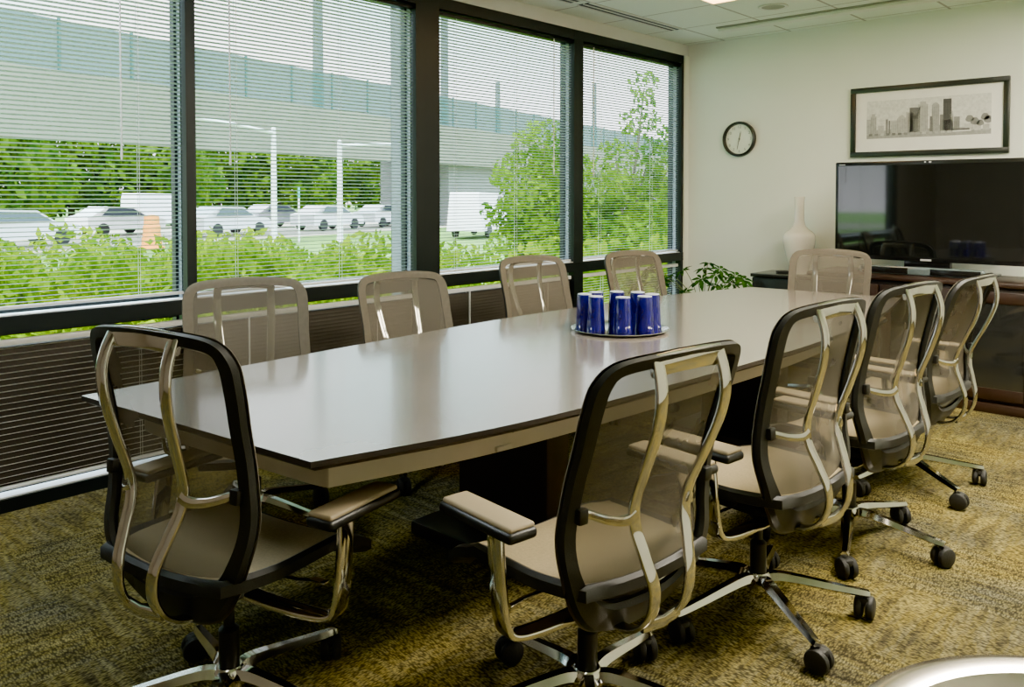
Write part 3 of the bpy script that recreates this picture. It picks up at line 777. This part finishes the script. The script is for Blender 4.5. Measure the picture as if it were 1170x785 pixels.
tv = thing('television', 'large black flat-screen television on the walnut cabinet', 'television', (-1.734, 6.14, .816))
k = MB(); k.rbox((0, 0, .432), (1.256, .045, .70), .008, 3); k.build('housing', M['bezel'], tv)
k = MB(); k.bx(-.606, .606, -.0245, -.0215, .112, .755); k.build('screen', M['screen'], tv)
k = MB(); k.rbox((0, -.026, .094), (.07, .003, .012), .001); k.build('badge', M['silver'], tv)
k = MB(); k.bx(-.60, -.555, -.0255, -.0235, .760, .766); k.build('corner_mark', M['silver'], tv)
k = MB(); k.bx(-.018, -.008, -.0255, -.0235, .766, .774); k.bx(.012, .026, -.0255, -.0235, .764, .774); k.build('sensor', M['silver'], tv)
k = MB(); k.rbox((0, .02, .06), (.30, .05, .09), .008); k.build('stand_neck', M['bezel'], tv)
k = MB(); k.rbox((0, 0, .010), (.86, .24, .016), .005); k.build('stand_foot', M['tvglass'], tv)
sb_ = thing('sound_bar', 'slim dark sound bar in front of the television foot', 'speaker', (-1.72, 5.94, .8155))
k = MB(); k.rbox((0, 0, .03), (.78, .055, .056), .012, 3); k.build('body', M['tvglass'], sb_)
for s in (-1, 1):
    k = MB(); k.rbox((s*.22, -.0285, .03), (.30, .004, .04), .001); k.build('grille', M['bezel'], sb_)

# ------------------------------------------------------------------ potted plant
pp = thing('potted_plant', 'leafy green palmate houseplant in the corner beside the black credenza', 'plant', (-3.50, 6.20, 0))
k = MB(); k.lathe([(0, .0), (.11, 0), (.12, .01), (.15, .27), (.158, .275), (.158, .30), (.146, .30), (.142, .262)], (0, 0, 0), 32, cap=False); k.build('pot', M['pot'], pp)
k = MB(); k.lathe([(0, .262), (.14, .258)], (0, 0, 0), 32, cap=False); k.build('soil', M['soil'], pp)
def palm_leaf(k, c, up, fwd, L, n=7):
    up = up.normalized(); fwd = (fwd-up*fwd.dot(up)).normalized(); sd = fwd.cross(up)
    for i in range(n):
        a = rad(-150+300*i/(n-1)); d = fwd*math.cos(a)+sd*math.sin(a); s = d.cross(up).normalized()
        l = L*(1-.3*abs(a)/2.6); w = l*.17
        P = [c+d*l*.06, c+d*l*.42+s*w+up*.004, c+d*l*.72+s*w*.75-up*l*.08, c+d*l-up*l*.22, c+d*l*.72-s*w*.75-up*l*.08, c+d*l*.42-s*w+up*.004]
        mid = c+d*l*.5-up*.006
        k.add(P+[mid], [(0, 1, 6), (1, 2, 6), (2, 3, 6), (3, 4, 6), (4, 5, 6), (5, 0, 6)])
leafspots = [(-.30, -.35, .74, .13), (-.16, -.05, .72, .13), (-.06, .02, .63, .12), (.02, -.05, .66, .12), (.10, .03, .60, .11), (.16, .0, .745, .12), (.14, -.03, .70, .11), (.30, .0, .70, .13), (.38, -.03, .68, .12),
             (-.24, -.2, .62, .13), (-.35, -.45, .62, .13), (-.2, -.3, .66, .11), (.22, .08, .63, .11), (-.1, .2, .72, .12), (.1, .22, .66, .12), (-.05, -.2, .55, .12), (.25, -.12, .60, .11), (-.32, .0, .66, .12), (0, .1, .78, .11), (.34, .12, .62, .12)]
kl = MB(); ks = MB()
for dx, dy, z, L in leafspots:
    c = Vector((dx, dy, z)); o_dir = Vector((dx, dy, 0)).normalized() if math.hypot(dx, dy) > .01 else Vector((1, 0, 0))
    palm_leaf(kl, c, Vector((o_dir.x*.5, o_dir.y*.5-.25, .8)), o_dir+Vector((0, 0, .1)), L)
    ks.tube(crom([(dx*.12, dy*.12, .255), (dx*.35, dy*.35, .255+(z-.255)*.62), (dx*.8, dy*.8, z*.98), tuple(c)], 5), .0032, 5)
kl.build('foliage', M['plant'], pp, smooth=False); ks.build('stems', M['stem'], pp)

# ------------------------------------------------------------------ waste bin in the foreground
bn = thing('waste_bin', 'round stainless steel bin with rolled rim at the bottom right corner', 'waste bin', (-.055, .908, 0)); bn.scale = (1, 1, 1.027)
RB = .287
k = MB(); k.lathe([(0, .0), (RB-.03, .0), (RB-.025, .01), (RB-.012, .72), (RB-.016, .73), (RB-.03, .72), (RB-.04, .02), (0, .02)], (0, 0, 0), 64, cap=False); k.build('body', M['steel'], bn)
k = MB(); k.lathe([(RB-.014, .725), (RB-.002, .732), (RB, .745), (RB-.005, .766), (RB-.02, .782), (RB-.038, .787), (RB-.058, .782), (RB-.068, .768), (RB-.07, .745), (RB-.062, .73)], (0, 0, 0), 96, cap=False); k.build('rim', M['steel'], bn)
k = MB(); k.lathe([(0, .60), (.1, .602), (RB-.045, .62), (RB-.045, .735), (RB-.062, .735)], (0, 0, 0), 48, cap=False); k.build('liner', M['black'], bn)

# ------------------------------------------------------------------ outdoors
GZ = -.6
sbox('ground', M['grass'], -160, GX-.12, -90, 150, GZ-.3, GZ)
def az(a, d, z=0.): return Vector((math.sin(rad(a))*d, math.cos(rad(a))*d, z))
nB = Vector((math.sin(rad(-105)), math.cos(rad(-105)), 0)); tB = Vector((math.sin(rad(-15)), math.cos(rad(-15)), 0)); DB = 28.
def strip(k, s0, s1, d0, d1, z0, z1):
    P = [nB*d+tB*s for d, s in ((d0, s0), (d0, s1), (d1, s1), (d1, s0))]
    k.prism([(p.x, p.y) for p in P], z0, z1)
k = MB(); strip(k, -40, 130, 27.5, 43.5, GZ, GZ+.03); struct(k.build('road', M['asphalt']))
ov = thing('highway_overpass', 'grey concrete highway overpass crossing behind the parked cars', 'overpass', (0, 0, 0))
k = MB(); strip(k, -40, 130, DB, DB+.5, 3.38, 5.85); k.build('parapet', M['concrete'], ov)
k = MB(); strip(k, -40, 130, DB+.5, DB+6, 4.55, 4.95); k.build('deck', M['concrete'], ov)
k = MB()
for d in (1.2, 3.2, 5.2): strip(k, -40, 130, DB+d, DB+d+.4, 3.9, 4.55)
k.build('girder', M['concrete'], ov)
k = MB(); strip(k, 46, 130, DB+.55, DB+6, GZ, 3.88); k.build('abutment', M['abut'], ov)
fc = thing('bridge_fence', 'tall teal mesh safety fence along the top of the overpass', 'fence', (0, 0, 0))
k = MB(); strip(k, -40, 130, DB+.22, DB+.25, 5.85, 7.7); k.build('mesh_panel', M['fencemesh'], fc)
post = None
for i in range(56):
    p = nB*(DB+.2)+tB*(-38+3*i)
    if post is None:
        k = MB(); k.box((0, 0, .95), (.09, .09, 1.95)); post = k.build('post', M['fencepost'], fc); o = post
    else: o = post.copy(); COL.objects.link(o)
    o.location = (p.x, p.y, 5.84); o.rotation_euler = (0, 0, rad(15))
for a, zt, r, lab in ((-54.6, 13.5, .30, 'broad dark lamp pole on the overpass behind the second window'), (-46.2, 17, .28, 'tall dark lamp pole on the overpass just right of the wide pillar'),
                      (-42.6, 9.7, .22, 'short dark pole on the overpass left of the tree'), (-36.1, 11.9, .24, 'dark pole on the overpass above the far tree')):
    s = DB*math.tan(rad(a+105)); p = nB*(DB+1.0)+tB*s
    t = thing('lamp_pole', lab, 'pole', (p.x, p.y, 4.9), 0, 'poles on the overpass')
    k = MB(); k.lathe([(r*1.5, 0), (r*1.5, .35), (r, .4), (r*.8, zt-4.9), (0, zt-4.88)], (0, 0, 0), 12); k.build('shaft', M['pole'], t)

def leaves(k, center, rx, ry, rz, n, size, rng, shell=.55):
    for _ in range(n):
        while True:
            v = Vector((rng.uniform(-1, 1), rng.uniform(-1, 1), rng.uniform(-1, 1)))
            l = v.length
            if .05 < l < 1 and l > shell*rng.random(): break
        c = Vector((center[0]+v.x*rx, center[1]+v.y*ry, center[2]+v.z*rz))
        a = Vector((rng.gauss(0, 1), rng.gauss(0, 1), rng.gauss(0, .7))).normalized(); b = a.orthogonal().normalized()
        b = (Matrix.Rotation(rng.uniform(0, 6.28), 3, a) @ b); s = size*rng.uniform(.6, 1.3)
        e = a.cross(b)
        k.add([c-b*s, c+e*s*.5, c+b*s, c-e*s*.5], [(0, 1, 2, 3)])
def tree(name, label, cat, base, blobs, n, size, m, trunk_r, trunk_h, seed, group):
    rng = random.Random(seed)
    t = thing(name, label, cat, base, 0, group)
    k = MB(); tot = sum(b[3]*b[4]*b[5] for b in blobs)
    for b in blobs: leaves(k, b[:3], b[3], b[4], b[5], int(n*b[3]*b[4]*b[5]/tot), size, rng)
    k.build('foliage', m, t, smooth=False)
    k = MB()
    if trunk_r > 0:
        k.tube([(0, 0, 0), (.03, .02, trunk_h*.5), (0, 0, trunk_h)], trunk_r, 8, lambda u: 1-.5*u)
        for b in blobs: k.tube([(0, 0, trunk_h*.7), (b[0]*.5, b[1]*.5, (trunk_h*.7+b[2])/2+.1), (b[0], b[1], b[2])], trunk_r*.4, 5, lambda u: 1-.6*u)
        k.build('trunk', M['bark'], t)
    return t
# the two light-green trees close to the right-hand panes
def blob(a, d, z, rx, rz, o): p = az(a, d); return (p.x-o.x, p.y-o.y, z-GZ, rx, rx, rz)
o1 = az(-40.4, 12.5, GZ)
tree('young_tree', 'light green young tree seen through the window right of the wide pillar', 'tree', o1,
     [blob(-40.2, 12.5, 2.15, .55, .35, o1), blob(-41.2, 12.4, 1.65, .62, .40, o1), blob(-39.2, 12.8, 1.7, .6, .45, o1), blob(-42.6, 12.3, 1.05, .45, .35, o1), blob(-40.2, 12.2, 1.05, .75, .5, o1), blob(-38.4, 12.6, 1.0, .7, .5, o1), blob(-41., 12.2, .45, .8, .5, o1), blob(-39.4, 12.4, .3, .8, .5, o1)],
     7500, .055, M['leafA'], .07, 1.5, 11, 'trees near the windows')
o2 = az(-34.6, 12.5, GZ)
tree('young_tree', 'taller light green tree seen through the last window by the clock wall', 'tree', o2,
     [blob(-33.4, 12.6, 2.95, .26, .30, o2), blob(-33.6, 12.6, 2.45, .36, .25, o2), blob(-35.3, 12.6, 1.95, .36, .25, o2), blob(-33.0, 12.3, 1.95, .32, .3, o2), blob(-36.4, 12.5, 1.35, .6, .4, o2), blob(-34.6, 12.5, 1.3, .6, .45, o2), blob(-32.8, 12.5, 1.3, .6, .4, o2), blob(-31.3, 12.4, 1.9, .5, .5, o2), blob(-31., 12.3, 1.0, .7, .6, o2), blob(-31.2, 12.2, .3, .8, .6, o2), blob(-36, 12.2, .65, .8, .5, o2), blob(-33.4, 12.2, .6, .9, .55, o2), blob(-34.8, 12, .1, .9, .5, o2)],
     10500, .055, M['leafA'], .07, 1.6, 12, 'trees near the windows')
# shrubs between the building and the road
shr = [(-77.5, 9.5, 1.45), (-71.5, 9, 1.5), (-66.5, 10, 1.42), (-62, 9, 1.45), (-57.5, 9.6, 1.42), (-53, 9.2, 1.4), (-48.5, 9.5, 1.25), (-44.5, 8.6, 1.2), (-40, 9.2, 1.3), (-36, 8.8, 1.35), (-31, 9.3, 1.4),
        (-75, 14.5, 1.15), (-69, 14, 1.2), (-63.5, 14.5, 1.1), (-58.5, 14, 1.1), (-53.5, 14.5, 1.05), (-48.5, 14, .95)]
where = ['left of the parked cars', 'in front of the leftmost white car', 'in front of the second white car', 'right of the first slim mullion', 'under the first traffic pole', 'under the second traffic pole', 'left of the wide pillar',
         'below the white van', 'under the young tree', 'between the two young trees', 'under the taller tree', 'in the back row before the leftmost white car', 'in the back row before the second white car', 'in the back row beside the first slim mullion', 'in the back row before the first traffic pole', 'in the back row before the second traffic pole', 'in the back row beside the wide pillar']
for i, (a, d, h) in enumerate(shr):
    p = az(a, d, GZ); w = .85 if i < 11 else .7; h += .18
    rr = random.Random(i)
    bl = [(rr.uniform(-.35, .35), rr.uniform(-.4, .4), h*.55, w*.8, w*.9, h*.45), (.0, .45, h*.4, w*.7, w*.8, h*.4), (.1, -.45, h*.42, w*.7, w*.8, h*.4)]
    tree('shrub', 'yellow-green shrub outside '+where[i], 'shrub', p, bl, 2600, .058, M['leafB'], .02, h*.5, 40+i, 'shrubs outside the windows')
# tree belt beyond the road, under the overpass
for i, a in enumerate((-75, -70.5, -66, -62, -58, -54, -50.5)):
    d = (46+3*(i % 2))/math.cos(rad(a+105)); p = az(a, d, GZ); rr = random.Random(100+i)
    bl = [(rr.uniform(-1, 1), rr.uniform(-1, 1), 4.6+rr.random(), 2.9, 3.0, 2.6), (1, 1.6, 2.8, 2.6, 2.8, 2.2), (-1, -1.6, 2.6, 2.5, 2.7, 2.2), (0, 0, 7, 2, 2, 1.6)]
    tree('roadside_tree', 'dark green tree beyond the road, '+['above the leftmost white car', 'above the gap between white cars', 'behind the orange barrel', 'right of the first mullion', 'behind the first traffic pole', 'behind the street sign', 'behind the red signal'][i], 'tree', p, bl, 3000, .36, M['leafC'], .25, 4, 200+i, 'trees beyond the road')

def car(label, a, d, heading, m, van=False):
    p_ = nB*d+tB*d*math.tan(rad(a+105)); t = thing('van' if van else 'car', label, 'van' if van else 'car', (p_.x, p_.y, GZ+.03), heading, 'vehicles on the road')
    if van: body = [(-2.4, .35), (2.4, .35), (2.5, .8), (2.35, 1.05), (1.75, 1.2), (1.2, 2.05), (-2.35, 2.1), (-2.45, 1.8)]; glass = [(1.05, 1.95), (1.62, 1.22), (.5, 1.22), (.5, 1.95)]
    else: body = [(-2.15, .32), (2.15, .32), (2.2, .65), (2.0, .82), (1.1, .95), (.45, 1.38), (-1.0, 1.42), (-1.75, 1.02), (-2.15, .92)]; glass = [(.40, 1.32), (.95, .98), (-1.45, 1.0), (-.95, 1.36)]
    k = MB(); n = len(body)
    for s in (0,):
        vs = [(x, -.85 if z < 1 else -.70, z) for x, z in body]+[(x, .85 if z < 1 else .70, z) for x, z in body]
        k.add(vs, [tuple(range(n)), tuple(range(n, 2*n))[::-1]]+[(i, (i+1) % n, n+(i+1) % n, n+i) for i in range(n)])
    k.build('body', m, t, 25)
    k = MB()
    for s in (-1, 1):
        q = [(x, s*(.87 if z < 1.05 else .725), z) for x, z in glass]; k.add(q, [(0, 1, 2, 3)])
    k.build('side_windows', M['carglass'], t)
    for x in (-1.35, 1.35):
        for s in (-1, 1):
            k = MB(); k.lathe([(0, -.1), (.2, -.1), (.31, -.09), (.33, 0), (.31, .09), (.2, .1), (0, .1)], (x, s*.80, .33), 18, 'y', False); k.build('wheel', M['tyre'], t)
hd = math.atan2(tB.y, tB.x)
car('white car outside, the leftmost one behind the first blind', -73.5, 31, hd, M['carwhite'])
car('white car outside, the second one behind the first blind', -68, 36, hd, M['carwhite'])
car('white car outside just right of the first slim mullion', -61.5, 31, hd, M['carwhite'])
car('grey car outside under the first traffic pole', -58.5, 36.5, hd, M['cargrey'])
car('white car outside under the teal street sign', -55, 31, hd, M['carwhite'])
car('white car outside at the right end of the second blind', -51.2, 31.5, hd, M['carwhite'])
car('white delivery van outside, left of the young tree', -44.6, 19.5, hd+.2, M['carwhite'], True)
car('white box van outside, left of the first slim mullion', -65.2, 41, hd, M['carwhite'], True)
t = thing('traffic_barrel', 'orange traffic barrel outside near the first slim mullion', 'traffic barrel', az(-66, 33, GZ+.02))
k = MB(); k.lathe([(.45, 0), (.45, .08), (.36, .1), (.34, .45), (.31, .47), (.30, .85), (.27, .87), (.26, 1.2), (.1, 1.25), (0, 1.25)], (0, 0, 0), 16); k.build('drum', M['orange'], t)
for a, zt, arm, lab in ((-58.5, 4.2, -1, 'white traffic pole with arm, left one behind the second blind'), (-54.2, 3.7, 1, 'white traffic pole with arm, right one behind the second blind')):
    t = thing('traffic_pole', lab, 'traffic pole', az(a, 36, GZ), hd, 'traffic poles outside')
    k = MB(); k.lathe([(.16, 0), (.13, .3), (.10, zt-GZ), (0, zt-GZ+.05)], (0, 0, 0), 10); k.build('mast', M['signal'], t)
    k = MB(); k.tube([(0, 0, zt-GZ-.2), (arm*2.4, 0, zt-GZ), (arm*4.8, 0, zt-GZ+.1)], .07, 6); ar = k.build('mast_arm', M['signal'], t)
    if arm > 0:
        k = MB(); k.rbox((arm*4.2, 0, zt-GZ-.35), (.3, .25, .8), .03); sg = k.build('signal_head', M['black'], t)
        k = MB(); k.lathe([(0, -.15), (.13, -.15), (.13, -.12)], (arm*4.2, 0, zt-GZ-.1), 12, 'y'); k.build('red_lens', M['redlight'], sg)
t = thing('street_sign', 'small teal street sign outside between the two traffic poles', 'sign', az(-56.9, 36, GZ), rad(-30))
k = MB(); k.lathe([(.04, 0), (.04, 1.9)], (0, 0, 0), 8); k.build('sign_post', M['signal'], t)
k = MB(); k.rbox((0, 0, 2.1), (.8, .05, .45), .02); k.build('sign_plate', M['teal'], t)

# ------------------------------------------------------------------ light
w = bpy.data.worlds.new('world'); SC.world = w; w.use_nodes = True
nt = w.node_tree; N = nt.nodes; L = nt.links; bg = N['Background']
tc = N.new('ShaderNodeTexCoord'); sp = N.new('ShaderNodeSeparateXYZ'); L.new(tc.outputs['Generated'], sp.inputs[0])
r = N.new('ShaderNodeValToRGB'); e = r.color_ramp.elements
e[0].position = 0.; e[0].color = (.80, .84, .88, 1); e[1].position = .45; e[1].color = (.40, .72, .85, 1)
q = e.new(.30); q.color = (.75, .88, 1., 1); q = e.new(.12); q.color = (.80, .86, .93, 1); q = e.new(.22); q.color = (.58, .85, .92, 1)
L.new(sp.outputs[2], r.inputs[0])
n = N.new('ShaderNodeTexNoise'); n.inputs['Scale'].default_value = 3.2; n.inputs['Detail'].default_value = 6
L.new(tc.outputs['Generated'], n.inputs['Vector'])
rr = N.new('ShaderNodeValToRGB'); rr.color_ramp.elements[0].position = .45; rr.color_ramp.elements[1].position = .62
L.new(n.outputs['Fac'], rr.inputs[0])
mx = N.new('ShaderNodeMix'); mx.data_type = 'RGBA'; L.new(rr.outputs['Color'], mx.inputs[0]); L.new(r.outputs['Color'], mx.inputs[6]); mx.inputs[7].default_value = (.88, .86, .92, 1)
L.new(mx.outputs[2], bg.inputs['Color']); zr = N.new('ShaderNodeMapRange'); zr.inputs['From Min'].default_value = .28; zr.inputs['From Max'].default_value = .8; zr.inputs['To Min'].default_value = 3.6; zr.inputs['To Max'].default_value = 14
L.new(sp.outputs[2], zr.inputs['Value']); L.new(zr.outputs['Result'], bg.inputs['Strength'])
sun = bpy.data.lights.new('sun', 'SUN'); sun.energy = 5.5; sun.angle = rad(3); sun.color = (1, .95, .84)
so = bpy.data.objects.new('sun', sun); COL.objects.link(so); so.rotation_euler = (rad(38), rad(24), 0)

SC.view_settings.view_transform = 'AgX'
SC.view_settings.look = 'AgX - Punchy'
SC.view_settings.exposure = 1.38
SC.cycles.use_adaptive_sampling = False
SC.cycles.max_bounces = 10; SC.cycles.transparent_max_bounces = 24; SC.cycles.diffuse_bounces = 5; SC.cycles.glossy_bounces = 5
SC.cycles.sample_clamp_indirect = 4
